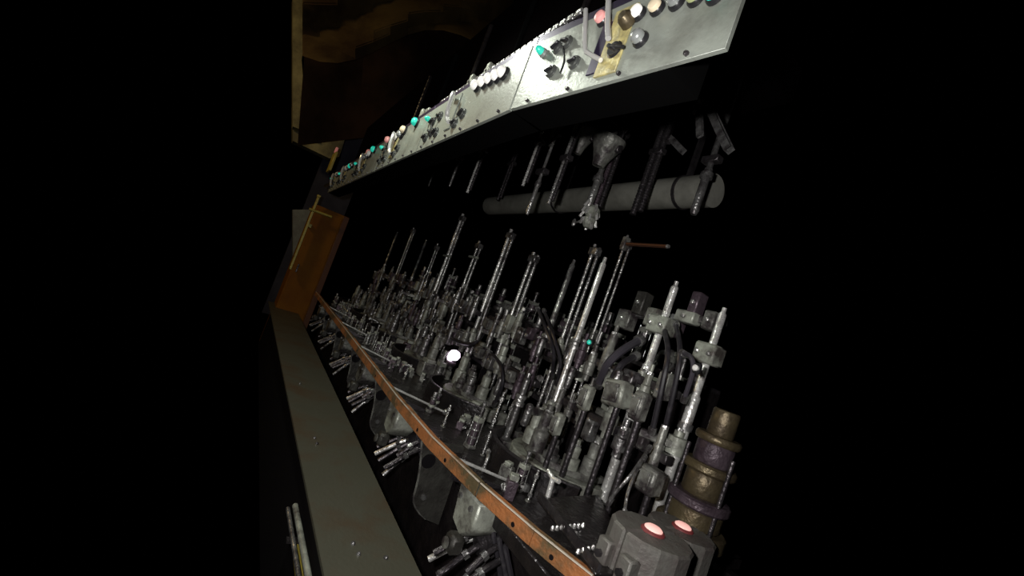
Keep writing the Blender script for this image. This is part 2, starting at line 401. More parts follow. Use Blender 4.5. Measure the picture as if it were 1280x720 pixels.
# ------------------------------------------------------------------ machine bed
o = thing('machine_bed', 'black oily machine bed carrying the posts and mould rings', 'machine bed', V(-3.8, 1.7, -1.6))
MB().box(V(-3.86, 1.36, DECK-.03), (5.82, .56, .06)).build('deck_plate', 'oily', o, bevel=.006)
MB().box(V(-4.0, 2.02, DECK-.03), (5.7, .75, .06)).build('deck_plate', 'oily', o, bevel=.006)
MB().box(V(-3.9, 1.22, -1.19), (5.8, .06, .82)).build('front_wall', 'oily', o)
MB().box(V(-3.9, 2.30, -1.19), (5.6, .06, .82)).build('rear_wall', 'oily', o)
# ------------------------------------------------------------------ rusty guard rail in bolted lengths
rz = -.62
rp = []
for px, py in ((741, 722), (668, 664), (600, 605), (540, 547), (497, 497), (460, 449), (428, 407), (395, 365)):
    d = ray(px, py); d = d*(rz/d.z); rp.append(Vector((d.x, d.y, H+rz)))
rail = thing('guard_rail', 'long rusty orange angle iron rail along the machine front', 'rail', (rp[3].x, rp[3].y, rp[3].z-.06))
for i in range(len(rp)-1):
    a, c = rp[i], rp[i+1]; e = (c-a).normalized(); nrm = Vector((e.y, -e.x, 0))
    if nrm.y > 0: nrm = -nrm
    gap = .0045 if i == 1 else .001; a2 = a+e*(.0045 if i == 2 else .001); c2 = c-e*gap; L_ = (c2-a2).length; mid = (a2+c2)/2
    MB().box(mid-UP*.024, (L_, .006, .048), (e, nrm, UP)).build('rail_face', 'rust', rail, bevel=.001)
    MB().box(mid-nrm*.012+UP*.003, (L_, .026, .005), (e, nrm, UP)).build('rail_flange', 'rust', rail, bevel=.001)
    MB().box(mid+nrm*.002+UP*.0055, (L_, .006, .004), (e, nrm, UP)).build('rail_lit_edge', 'rust_lit_edge', rail)  # bright edge highlight painted as a thin pale strip
    for q in ((.3,) if i % 2 else (.62,)):
        MB().lathe(a2+e*(L_*q)-UP*.03+nrm*.003, nrm, [(.0085, 0), (.0085, .001)], 10).build('bolt_hole', 'pit', rail)
# tie rods from the rail back to the bed, ribs and nozzles under the rail
def pedge(X):                 # where the rail passes at X
    for i in range(len(rp)-1):
        if rp[i].x >= X >= rp[i+1].x:
            t = (X-rp[i].x)/(rp[i+1].x-rp[i].x); return rp[i].lerp(rp[i+1], t)
    return rp[0] if X > rp[0].x else rp[-1]
for k in range(5):
    X = (-1.60, -2.50, -3.52, -4.52, -5.45)[k]; a = pedge(X)+Vector((0, .02, -.005))
    t = thing('tie_rod', ORD[k]+' thin bright tie rod sloping from the rail into the machine', 'rod', a, 'tie rods behind the rail')
    bnd = V(X+.03, a.y+.38, -.70)
    MB().rod(a, bnd, .0065, n=8).build('bar', 'steel_lit', t)
    MB().lathe(bnd, UP, [(.018, -.01), (.018, .012), (.01, .02)], 6).build('nut', 'steel_mid', t)
    MB().box((a+bnd)/2-UP*.03+Vector((.0, 0, -.03)), (.004, .36, .05), (EX, (bnd-a).normalized(), (bnd-a).normalized().cross(EX))).build('web_plate', 'steel_dark', t)
def rib_outline(X, y0, n=14):
    pts = [V(X, 1.17, -.69), V(X, y0+.01, -.69)]
    for i in range(n+1):
        a = i/n; pts.append(V(X, y0+.01+.02*math.sin(a*math.pi)+.06*a+.10*max(0, a-.7)**2*11, -.70-.36*a))
    pts.append(V(X, 1.18, -1.08)); return pts
for k in range(6):
    X = -.98-.93*k; y0 = pedge(X).y+.03
    t = thing('rib_casting', ORD[k]+' curved grey rib casting below the rusty rail', 'rib', V(X, 1.15, -1.14), 'ribs below the rail')
    MB().prism(rib_outline(X, y0), (-.025, 0, 0)).build('web', 'cast_web', t)
    MB().tube([p+Vector((-.012, 0, 0)) for p in rib_outline(X, y0)[1:-1]], .007, 7, 1).build('edge_flange', 'cast', t)
    MB().lathe(V(X+.001, y0+.07, -.78), EX, [(.035, 0), (.035, .002)], 16).build('hole', 'pit', t)
    MB().lathe(V(X, y0+.11, -.95), EX, [(.014, 0), (.014, .012)], 6).build('bolt', 'steel_mid', t)
    X2 = X-.50
    t = thing('bracket_block', ORD[k]+' pale grey bracket block tucked under the rail between ribs', 'bracket', V(X2, 1.1, -.9), 'bracket blocks under the rail')
    y1 = pedge(X2).y
    MB().prism([V(X2-.09, y1+.05, -.70), V(X2+.09, y1+.05, -.70), V(X2+.10, y1+.05, -.80), V(X2+.03, y1+.05, -.86), V(X2-.06, y1+.05, -.84)], (0, .12, 0)).build('body', 'cast_pale' if k < 2 else 'cast', t, bevel=.008)
    MB().box(V(X2+.03, y1+.04, -.885), (.07, .06, .07)).build('lug', 'cast_web', t, bevel=.012)
    MB().lathe(V(X2+.03, y1+.005, -.885), -EY, [(.022, 0), (.022, .006), (.012, .008)], 12).build('boss', 'cast', t)
    for q in (-.05, .05):
        MB().lathe(V(X2+q, y1+.05, -.74), -EY, [(.012, 0), (.012, .01)], 6).build('bolt', 'steel_mid', t)
    X3 = X-.46
    t = thing('nozzle_cluster', ORD[k]+' cluster of oily metal nozzles pointing out below the rail', 'nozzles', V(X3, 1.1, -1.05), 'nozzle clusters under the rail')
    MB().lathe(V(X3, 1.16, -.86), (0, -1, -.35), [(.05, 0), (.055, .02), (.055, .06), (.035, .08)], 12).build('manifold', 'steel_dark', t)
    for q in range(6):
        a = V(X3-.05+.035*q, 1.12+.008*(q % 2), -.88+.028*((q*2) % 3))
        dr = Vector((-.035+.012*q, -.10-.022*((q*3) % 4), -.085-.022*((q*5) % 4)))
        nz = MB().tube([a, a+dr*.5+Vector((0, 0, .012)), a+dr*(1.55 if q == 0 else 1.15)], .0125, 8, 4).build('nozzle', 'steel_lit' if q == 0 else 'steel_mid' if q == 3 else 'steel_dark', t)
        MB().lathe(a+dr*.5+Vector((0, 0, .011)), dr, [(.018, 0), (.018, .022)], 6).build('nut', 'steel_mid', nz)
    for q in range(3):
        a = V(X3+.05*q, 1.15, -.82); 
        MB().tube([a, a+Vector((.05, -.05, .02)), a+Vector((.10, -.02, -.06)), a+Vector((.13, .02, -.16))], .011, 7).build('hose', 'rubber', t)
# ------------------------------------------------------------------ big grey pipe across the back
t = thing('air_duct', 'thick grey horizontal pipe behind the hanging rods', 'pipe', V(-3.0, 2.05, .97))
MB().lathe(V(-4.6, 2.05, 1.07), EX, [(.098, 0), (.098, 2.87)], 24).build('pipe', 'pipe_grey', t)
MB().lathe(V(-1.95, 2.05, 1.07), EX, [(.106, 0), (.106, .02)], 24).build('band', 'steel_dark', t)
MB().lathe(V(-3.25, 2.05, 1.07), EX, [(.106, 0), (.106, .02)], 24).build('band', 'steel_dark', t)
for q in (-1.94, -3.24): MB().box(V(q, 2.05, 1.40), (.02, .04, .46)).build('hanger', 'steel_dark', t)
# ------------------------------------------------------------------ posts standing on the deck
PY = 1.75
POSTS = []
def rack(m_, x, y, z0, z1, r, pitch=.018):
    prof = []; z = 0; Ltot = z1-z0
    while z < Ltot:
        prof += [(r, z), (r, z+pitch*.55), (r*.78, z+pitch*.62), (r*.78, z+pitch*.93)]; z += pitch
    prof.append((r, Ltot)); return m_.lathe(V(x, y, z0), UP, prof, 10)
def post(px0, py0, label, kind, Y=PY, r=.017, zb=DECK, clamp=None, gap=.055, bright=None):
    d = ray(px0, py0); s = Y/d.y; x = d.x*s; zt = d.z*s
    POSTS.append((x, Y))
    t = thing('rack_post' if kind == 'twin' else 'column', label, 'post', V(x, Y, zb))
    if kind == 'twin':
        rack(MB(), x-gap/2, Y, zb, zt, r).build('rack_rod', bright or 'steel', t)
        rack(MB(), x+gap/2, Y+.01, zb, zt-.03, r).build('rack_rod', 'steel_mid', t)
        MB().box(V(x, Y, zt-.05), (gap+2.6*r, .05, .05)).build('head_clamp', 'steel_mid', t, bevel=.005)
    elif kind == 'thick':
        MB().lathe(V(x, Y, zb), UP, [(r*1.6, 0), (r*1.6, .05), (r, .055), (r, (zt-zb)*.35), (r*1.12, (zt-zb)*.36), (r*1.12, (zt-zb)*.62), (r*.8, (zt-zb)*.63), (r*.8, zt-zb-.03), (r*.45, zt-zb-.02), (r*.45, zt-zb)], 16).build('shaft', 'steel_lit', t)
        MB().box(V(x-.01, Y+.01, zb+(zt-zb)*.8), (r*5, r*4, .09)).build('clamp_block', 'cast_pale', t, bevel=.008)
        for q in (-1, 1):
            MB().lathe(V(x-.01+q*r*1.4, Y+.01-r*2, zb+(zt-zb)*.8), -EY, [(.011, 0), (.011, .01), (.006, .014)], 6).build('bolt', 'steel', t)
        MB().lathe(V(x, Y, zb+(zt-zb)*.48), UP, [(r*1.5, 0), (r*1.5, .03)], 16).build('collar', 'steel_mid', t)
    else:
        MB().lathe(V(x, Y, zb), UP, [(r*1.5, 0), (r*1.5, .04), (r, .05), (r, zt-zb-.04), (r*.6, zt-zb-.03), (r*.6, zt-zb)], 12).build('shaft', bright or 'steel_mid', t)
        MB().lathe(V(x, Y, zb+(zt-zb)*.55), UP, [(r*1.6, 0), (r*1.6, .02), (r*1.3, .025), (r*1.3, .04), (r*1.6, .045), (r*1.6, .065)], 12).build('collar', 'steel', t)
    MB().box(V(x, Y, zb+.02), (.12, .10, .04)).build('foot', 'cast', t, bevel=.005)
    if clamp:
        d2 = ray(*clamp); z2 = d2.z*Y/d2.y
        MB().box(V(x, Y-.015, z2), (gap+.12, .03, .022)).build('cross_clamp', 'cast_pale', t, bevel=.003)
    return t
post(906, 385, 'thick bright column at the picture edge behind the brown spindle', 'thick', r=.021)
post(846, 352, 'thick bright column with square clamp block behind the glowing moulds', 'thick', r=.023)
post(787, 296, 'thin dark twin rack post beside the green lamp', 'twin', r=.008, gap=.035)
post(757, 322, 'tall bright single column with ring collar halfway up', 'round', Y=1.62, r=.017, bright='steel_lit')
post(747, 306, 'brownish twin rack post close behind the bright single column', 'twin', r=.012, gap=.045, Y=1.79)
post(718, 325, 'short plain grey column between two twin rack posts', 'round', r=.019)
post(670, 316, 'pale twin rack post with narrow gap, fifth from the orange cabinet', 'twin', r=.016)
post(641, 288, 'long ribbed twin rack post, fourth from the orange cabinet', 'twin', r=.016, bright='steel_lit')
post(601, 302, 'twin rack post with one small side clamp', 'twin', r=.014, clamp=(592, 322))
post(580, 268, 'brightest ribbed twin rack post with pale cross clamp', 'twin', r=.018, clamp=(567, 322), bright='steel_lit')
post(548, 305, 'dim thin twin rack post left of the brightest one', 'twin', r=.010, gap=.04)
post(533, 300, 'dim single column in the far dense machinery', 'round', r=.015)
post(518, 285, 'dim twin rack post in far machinery near the orange cabinet', 'twin', r=.012)
post(497, 290, 'farthest dim column before the orange cabinet', 'round', r=.015)
post(662, 466, 'short bluish round bar standing on the second mould ring', 'round', Y=1.55, r=.021)
# ------------------------------------------------------------------ rods hanging from above
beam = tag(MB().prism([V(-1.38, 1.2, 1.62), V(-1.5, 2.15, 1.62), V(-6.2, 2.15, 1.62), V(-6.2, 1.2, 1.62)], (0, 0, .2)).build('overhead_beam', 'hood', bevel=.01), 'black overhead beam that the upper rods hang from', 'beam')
def hang(top, bot, label, kind, Y=1.78, r=.014, gap=.05, material='steel_mid'):
    d = ray(*top); x = d.x*Y/d.y; d2 = ray(*bot); zb = d2.z*Y/d2.y; zt = d.z*Y/d.y
    t = thing('hanging_rod', label, 'rod', V(x, Y, zb))
    if kind == 'twin':
        rack(MB(), x-gap/2, Y, zb, 1.62, r).build('rack_rod', material, t)
        rack(MB(), x+gap/2, Y, zb+.02, 1.62, r).build('rack_rod', 'steel_dark', t)
    else:
        MB().lathe(V(x, Y, zb), UP, [(r*.7, 0), (r, .02), (r, .25), (r*.75, .26), (r*.75, 1.62-zb)], 12).build('rod', material, t)
        MB().lathe(V(x, Y, zb+.2), UP, [(r*1.5, 0), (r*1.5, .03)], 10).build('collar', 'steel_mid', t)
    MB().box(V(x, Y, max(zt, zb+.1)), (gap+.05, .05, .035)).build('guide_block', 'steel_dark', t, bevel=.004)
hang((605, 188), (590, 240), 'brightest pair of hanging rack rods above the far machinery', 'twin', Y=1.25, r=.013, gap=.04, material='steel_lit')
hang((575, 198), (566, 232), 'dim single hanging rod beside the brightest hanging pair', 'single', Y=1.25, r=.012)
hang((548, 200), (540, 232), 'faint hanging rod farthest toward the orange cabinet', 'single', r=.012)
hang((640, 205), (625, 250), 'faint pair of hanging rods at the start of the grey pipe', 'twin', material='steel_dark')
hang((675, 178), (655, 232), 'tall pair of hanging rack rods crossing the grey pipe end', 'twin', Y=1.4, r=.012, gap=.04, material='steel_lit')
hang((678, 215), (663, 268), 'single hanging rod low in front of the grey pipe', 'single', Y=1.4, material='steel')
hang((708, 198), (690, 255), 'close pair of hanging rack rods in front of the grey pipe', 'twin', Y=1.4, r=.012, gap=.035, material='steel')
hang((760, 190), (741, 262), 'thick hanging rod above the crusty bright coupling', 'single', Y=1.7, r=.024, material='steel')
hang((778, 170), (768, 262), 'dark red brown hanging rod beside the thick one', 'twin', r=.018, material='cast_plum')
hang((822, 190), (801, 268), 'dark pair of hanging rods across the middle of the grey pipe', 'twin', material='steel_dark', r=.02)
hang((890, 200), (876, 268), 'bluish hanging rod across the grey pipe at the picture edge', 'single', r=.022)
# crusty coupling
c = at(738, 272, 1.7)
t = thing('coupling', 'bright crusty grease caked coupling hanging below the thick rod', 'coupling', c-UP*.1)
MB().lathe(c-UP*.07, UP, [(.02, 0), (.04, .02), (.045, .06), (.03, .075), (.05, .09), (.045, .13), (.025, .15)], 9).build('body', 'cast_pale', t, smooth=False)
for q in range(16):
    a = q*2.4; p = c+Vector((.052*math.cos(a), .052*math.sin(a)-.01, -.06+.009*q))
    MB().box(p, (.016, .012, .045), (Vector((math.cos(a), math.sin(a), .4)).normalized(), Vector((-math.sin(a), math.cos(a), 0)), Vector((-.4*math.cos(a), -.4*math.sin(a), 1)).normalized())).build('crust_flake', 'steel_lit', t)
c2 = at(717, 279, 1.7); MB().rod(c2, c, .007).build('side_pin', 'steel', t); MB().lathe(c2-UP*.02, UP, [(.008, 0), (.014, .01), (.014, .035), (.006, .05)], 8).build('pin_head', 'steel', t)
a, c = at(783, 305, 1.72), at(834, 308, 1.72)
t = thing('copper_bar', 'short brownish copper bar lying level above the thin twin post', 'bar', a)
MB().rod(a, c, .011).build('bar', 'copper', t); MB().lathe(c, c-a, [(.012, 0), (.009, .012)], 10).build('tip', 'steel', t)
MB().box(a+Vector((-.01, 0, 0)), (.03, .04, .08)).build('holder', 'cast', t, bevel=.004)
# delivery chutes up right, funnels
def chute(p0, p1, wd, label, Y0, Y1, material):
    a, c = at(*p0, Y0), at(*p1, Y1); e = (c-a).normalized(); s_ = e.cross(EY).normalized(); n_ = s_.cross(e)
    t = thing('delivery_chute', label, 'chute', c)
    MB().box((a+c)/2, ((c-a).length, wd, .006), (e, n_, s_)).build('floor_strip', material, t)
    for q in (-1, 1):
        MB().box((a+c)/2+n_*(q*wd/2)+s_*.012, ((c-a).length, .005, .03), (e, n_, s_)).build('side_strip', material, t)
    MB().lathe(a, e, [(.02, -.012), (.02, .012)], 10).build('pivot', 'steel_dark', t)
    MB().rod(a, Vector((a.x, max(a.y, 1.4), H+1.63)), .006).build('hanger', 'hood', t)
chute((878, 124), (908, 190), .03, 'long thin bright chute slanting at the upper picture edge', 1.45, 1.40, 'steel_mid')
chute((871, 138), (872, 172), .012, 'thin upright strip beside the long slanting chute', 1.5, 1.5, 'steel_mid')
chute((836, 175), (852, 192), .02, 'short bright slanting strip above the grey pipe', 1.6, 1.6, 'steel_mid')
chute((770, 152), (780, 166), .015, 'tiny slanting strip above the dark red rod', 1.6, 1.6, 'steel_dark')
for i, (px, py, r, lab) in enumerate(((728, 172, .075, 'dim grey funnel below the panel, nearer the orange cabinet'), (755, 186, .10, 'wide dim grey funnel below the panel beside the thick hanging rod'), (693, 165, .04, 'small dim round cup under the panel seam'))):
    c = at(px, py, 1.62)
    t = thing('funnel', lab, 'funnel', c-UP*.12)
    MB().lathe(c-UP*.12, (.15, 0, 1), [(r*.4, 0), (r*.5, .04), (r, .15), (r*1.06, .16), (r*1.06, .19), (r*.9, .19), (r*.4, .06)], 18).build('bowl', 'cast', t)
    MB().box(c+Vector((r, .03, 0)), (.04, .04, .05)).build('lug', 'steel_dark', t, bevel=.004)
    MB().rod(c+Vector((r, .03, 0)), c+Vector((r, .03, .45)), .008).build('stem', 'steel_dark', t)

# ------------------------------------------------------------------ foreground: moulds, spindle, trays
def mould(c, label, r):
    t = thing('blank_mould', label, 'mould', V(c.x, c.y, DECK)); zt = c.z-H
    for s_ in (-1, 1):
        pts = []; n = 7
        for i in range(n+1):
            a = -math.pi/2+math.pi*i/n; pts.append(V(c.x+s_*(.0015+r*math.cos(a)), c.y+r*math.sin(a), DECK+.01))
        hz = zt-DECK-.012
        MB().prism(pts, (0, 0, hz)).build('mould_half', 'mould_iron', t, bevel=.007, smooth=False)
        MB().box(V(c.x+s_*r*.35, c.y-r*.95, zt-.10), (.05, .05, .09)).build('hinge_lug', 'mould_iron', t, bevel=.006)
        MB().lathe(V(c.x+s_*r*.35, c.y-r*.95-.025, zt-.10), -EY, [(.012, 0), (.012, .012)], 6).build('bolt', 'steel_dark', t)
    MB().lathe(V(c.x, c.y, zt-.004), UP, [(.037, 0), (.037, .006), (.032, .01)], 24).build('neck_ring', 'hot_ring', t)
    MB().lathe(V(c.x, c.y, zt+.004), UP, [(.028, 0), (.028, .006), (.021, .011)], 20).build('glowing_gob', 'hot', t)
mould(at(816, 664, 1.28), 'grey blank mould with glowing pink top nearest the rail', .125)
mould(at(853, 660, 1.53), 'grey blank mould with glowing pink top behind the nearer one', .115)
c = at(868, 640, 1.70); t = thing('spindle_stack', 'brown stacked spindle of wide discs behind the glowing moulds', 'spindle', V(c.x, c.y, DECK))
z = DECK
for i, (r, h, m_) in enumerate(((.12, .10, 'brass'), (.085, .05, 'cast_plum'), (.13, .06, 'brass'), (.10, .07, 'brass'), (.115, .04, 'cast_plum'), (.075, .09, 'brass'), (.10, .035, 'brass'), (.07, .08, 'cast_plum'), (.085, .03, 'brass'), (.05, .1, 'brass'))):
    MB().lathe(V(c.x, c.y, z), UP, [(r*.93, 0), (r, .008), (r, h-.008), (r*.93, h)], 22).build('disc', m_, t); z += h
for q in range(3):
    a = 2.2+q*1.9; MB().rod(V(c.x+.10*math.cos(a), c.y+.10*math.sin(a), DECK), V(c.x+.10*math.cos(a), c.y+.10*math.sin(a), z-.16), .009).build('tie_bolt', 'steel_dark', t)
# dark tray with bolt rows between rail and moulds
def zpt(px, py, z):
    d = ray(px, py); d = d*(z/d.z); return Vector((d.x, d.y, z+H))
t = thing('drip_tray', 'black oily tray with two rows of bright bolts beside the moulds', 'tray', V(-1.1, 1.2, -.66))
out = [zpt(672, 622, -.60), zpt(748, 618, -.60), zpt(775, 668, -.60), zpt(800, 722, -.60), zpt(745, 716, -.60)]
MB().prism(out, (0, 0, -.012)).build('plate', 'oily', t, bevel=.003)
MB().prism([out[0], out[0]+Vector((0, 0, .025)), out[4]+Vector((0, 0, .025)), out[4]], (.006, .006, 0)).build('lip', 'steel_dark', t)
for (a, b_, n) in (((690, 663), (728, 659), 8), ((722, 692), (772, 678), 9)):
    for i in range(n):
        q = i/(n-1); p = zpt(a[0]+(b_[0]-a[0])*q, a[1]+(b_[1]-a[1])*q, -.595)
        MB().lathe(p, UP, [(.007, 0), (.007, .010), (.004, .015)], 6).build('bolt', 'steel', t)
for q in ((680, 700), (705, 715)):
    p = zpt(*q, -.61)
for k, (a, b_, c_) in enumerate((((688, 612), (691, 598), (685, 588)), )):
    t = thing('y_fitting', 'small bright forked fitting standing above the drip tray', 'fitting', at(*a, 1.22)-UP*.05)
    p = at(*a, 1.22); q = at(*b_, 1.22); MB().rod(p-UP*.03, q, .010).build('stem', 'steel_lit', t)
    MB().rod(q, at(*c_, 1.22), .009).build('prong', 'steel_lit', t); MB().rod(q, at(699, 602, 1.22), .009).build('prong', 'steel_lit', t)
    MB().lathe(p-UP*.05, UP, [(.022, 0), (.022, .018), (.014, .022)], 6).build('nut', 'steel_mid', t)
# ------------------------------------------------------------------ mould rings on the deck, one for each section
for k in range(6):
    cx, cy = -1.80-k*1.0, 1.72; r = .30
    t = thing('mould_ring', ORD[k]+' curved grey mould carrier ring on the machine deck', 'ring', V(cx, cy, DECK), 'mould carrier rings on the deck')
    MB().band((cx, cy), r*.62, r, math.pi*.95, math.pi*2.05, H+DECK, H+DECK+.085, 24).build('ring_band', 'cast_pale', t, bevel=.006)
    MB().band((cx, cy), r*.40, r*.80, math.pi*.9, math.pi*2.1, H+DECK+.085, H+DECK+.12, 20).build('ring_step', 'cast', t, bevel=.005)
    for i in range(7):
        a = math.pi*(1.06+.147*i); x, y = cx+r*.72*math.cos(a), cy+r*.72*math.sin(a); hh = .06+.045*((i*5+k) % 4)
        pn = MB().lathe(V(x, y, DECK+.12), UP, [(.042, 0), (.042, hh*.5), (.03, hh*.55), (.03, hh), (.018, hh+.01), (.018, hh+.04)], 14).build('guide_bush', ('cast', 'steel_mid', 'cast_pale')[i % 3], t)
        MB().lathe(V(x, y, DECK+.12+hh), UP, [(.024, 0), (.024, .016)], 6).build('nut', 'steel', pn)
    # curved dark guard in front of the ring
    t = thing('splash_guard', ORD[k]+' black curved splash guard in front of a mould ring', 'guard', V(cx, cy-.35, DECK), 'splash guards in front of the rings')
    MB().band((cx, cy-.02), .385, .395, math.pi*1.15, math.pi*1.85, H+DECK, H+DECK+.10, 18).build('shell', 'oily', t)
    MB().band((cx, cy-.02), .38, .40, math.pi*1.15, math.pi*1.85, H+DECK+.10, H+DECK+.108, 18).build('rim', 'steel_dark', t)
# ------------------------------------------------------------------ templates of the small machinery
def keep(root, parts):
    KIDS[root.name] = []
    for p, subs in parts:
        KIDS[root.name].append(p); KIDS[p.name] = subs
    return root
ZERO = Vector((0,0,0))
def t_cylinder(body, rodm):
    t = thing('air_cylinder', '', 'cylinder', ZERO); P = []
    P.append((MB().box((0,0,.012), (.085,.085,.024)).build('base_flange', 'cast', t, bevel=.003), []))
    b_ = MB().lathe((0,0,.024), UP, [(.032,0),(.032,.15)], 14).build('barrel', body, t)
    rs = [MB().lathe((0,0,.07+.05*i), UP, [(.036,0),(.036,.01)], 14).build('band', 'steel', b_) for i in range(2)]
    P.append((b_, rs))
    P.append((MB().box((0,0,.19), (.075,.075,.034)).build('end_cap', 'cast_pale', t, bevel=.005), []))
    P.append((MB().lathe((0,0,.207), UP, [(.013,0),(.013,.08),(.02,.082),(.02,.105),(.009,.11)], 10).build('piston_rod', rodm, t), []))
    for sx in (-1,1):
        for sy in (-1,1): P.append((MB().rod((.033*sx,.033*sy,.02),(.033*sx,.033*sy,.215), .005, n=6).build('tie_bolt', 'steel', t), []))
    return keep(t, P)
def t_valve(body):
    t = thing('valve_block', '', 'valve', ZERO); P = []
    P.append((MB().box((0,0,.05), (.12,.085,.10)).build('body', body, t, bevel=.006), []))
    P.append((MB().box((.005,0,.115), (.07,.07,.03)).build('cover', 'cast_pale', t, bevel=.004), []))
    for i in (-1,0,1):
        p = MB().lathe((.036*i,-.042,.045), -EY, [(.015,0),(.015,.012),(.009,.014),(.009,.028)], 8).build('port', 'steel', t)
        P.append((p, [MB().lathe((.036*i,-.056,.045), -EY, [(.013,0),(.013,.008)], 6).build('nut', 'steel_mid', p)]))
    for sx in (-1,1): P.append((MB().lathe((.045*sx,.02,.10), UP, [(.008,0),(.008,.008)], 6).build('bolt', 'steel', t), []))
    return keep(t, P)
def t_stud():
    t = thing('threaded_stud', '', 'stud', ZERO); P = []
    m_ = MB(); pr = []
    for i in range(16): pr += [(.011, i*.012), (.0085, i*.012+.006)]
    P.append((m_.lathe((0,0,0), UP, pr, 8).build('stud', 'steel', t), []))
    P.append((MB().lathe((0,0,.03), UP, [(.02,0),(.02,.018)], 6).build('nut', 'steel_mid', t), []))
    P.append((MB().lathe((0,0,.14), UP, [(.02,0),(.02,.018)], 6).build('nut', 'steel', t), []))
    P.append((MB().lathe((0,0,.0), UP, [(.028,0),(.028,.006)], 12).build('washer', 'cast', t), []))
    return keep(t, P)
def t_stack():
    t = thing('disc_stack', '', 'spindle', ZERO); P = []
    z = 0
    for i, (r, h, m_) in enumerate(((.05,.03,'cast'),(.035,.03,'steel_dark'),(.045,.025,'cast_pale'),(.03,.05,'cast_plum'),(.04,.02,'steel_mid'),(.022,.06,'steel'))):
        P.append((MB().lathe((0,0,z), UP, [(r*.92,0),(r,.004),(r,h-.004),(r*.92,h)], 14).build('disc', m_, t), [])); z += h
    return keep(t, P)
def t_arm():
    t = thing('clamp_arm', '', 'arm', ZERO); P = []
    P.append((MB().prism([(-.05,-.03,0),(.02,-.035,0),(.20,-.018,0),(.215,0,0),(.20,.018,0),(.02,.035,0),(-.05,.03,0)], (0,0,.04)).build('arm', 'cast', t, bevel=.006), []))
    b_ = MB().lathe((0,0,-.02), UP, [(.045,0),(.045,.08),(.025,.085),(.025,.11)], 14).build('boss', 'cast_pale', t)
    P.append((b_, [MB().lathe((0,0,.09), UP, [(.018,0),(.018,.014)], 6).build('nut', 'steel', b_)]))
    P.append((MB().lathe((.195,0,-.07), UP, [(.018,0),(.022,.03),(.022,.12),(.012,.13)], 10).build('pad', 'steel_mid', t), []))
    for x in (.07,.12): P.append((MB().lathe((x,0,.04), UP, [(.009,0),(.009,.01)], 6).build('bolt', 'steel', t), []))
    return keep(t, P)
def t_elbow():
    t = thing('pipe_elbow', '', 'fitting', ZERO); P = []
    P.append((MB().tube([(0,0,0),(0,0,.06),(.02,-.01,.10),(.07,-.02,.115),(.11,-.03,.115)], .016, 8, 4).build('elbow', 'steel_mid', t), []))
    P.append((MB().lathe((0,0,.012), UP, [(.024,0),(.024,.022)], 6).build('nut', 'steel', t), []))
    P.append((MB().lathe((.10,-.03,.115), EX, [(.024,0),(.024,.022)], 6).build('nut', 'steel', t), []))
    return keep(t, P)
TPL = {'cyl': t_cylinder('steel_mid', 'steel'), 'cyl2': t_cylinder('cast_plum', 'steel_mid'), 'val': t_valve('cast'), 'val2': t_valve('cast_plum'), 'stud': t_stud(), 'stack': t_stack(), 'arm': t_arm(), 'elb': t_elbow()}
WORDS = {'cyl': 'small steel air cylinder', 'cyl2': 'small plum coloured air cylinder', 'val': 'grey valve block with ports', 'val2': 'plum coloured valve block with ports', 'stud': 'bright threaded stud with nuts', 'stack': 'stepped spindle of small discs', 'arm': 'grey clamp arm with padded end', 'elb': 'bent steel pipe elbow'}
PART_OF = ['section beside the glowing moulds', 'second section from the glowing moulds', 'third section from the glowing moulds', 'fourth section from the glowing moulds', 'dense section before the orange cabinet', 'last section at the orange cabinet']
ORDS = ['first', 'second', 'third', 'fourth', 'fifth', 'sixth', 'seventh', 'eighth', 'ninth', 'tenth', 'eleventh', 'twelfth', 'thirteenth', 'fourteenth', 'fifteenth', 'sixteenth', 'seventeenth', 'eighteenth']
count = {}
def put(kind, x, y, z, rz, sc, k, where):
    key = (kind, k, where); n = count.get(key, 0); count[key] = n+1
    lab = f'{ORDS[n]} {WORDS[kind]} {where}, {PART_OF[k]}' if k is not None else f'{ORDS[n]} nearest {WORDS[kind]} {where}'
    grp = f'{TPL[kind].name.split(".")[0].replace("_", " ")}s of the machine'
    return dup(TPL[kind], V(x, y, z), rz, sc, lab, grp)
rnd = random.Random(11)
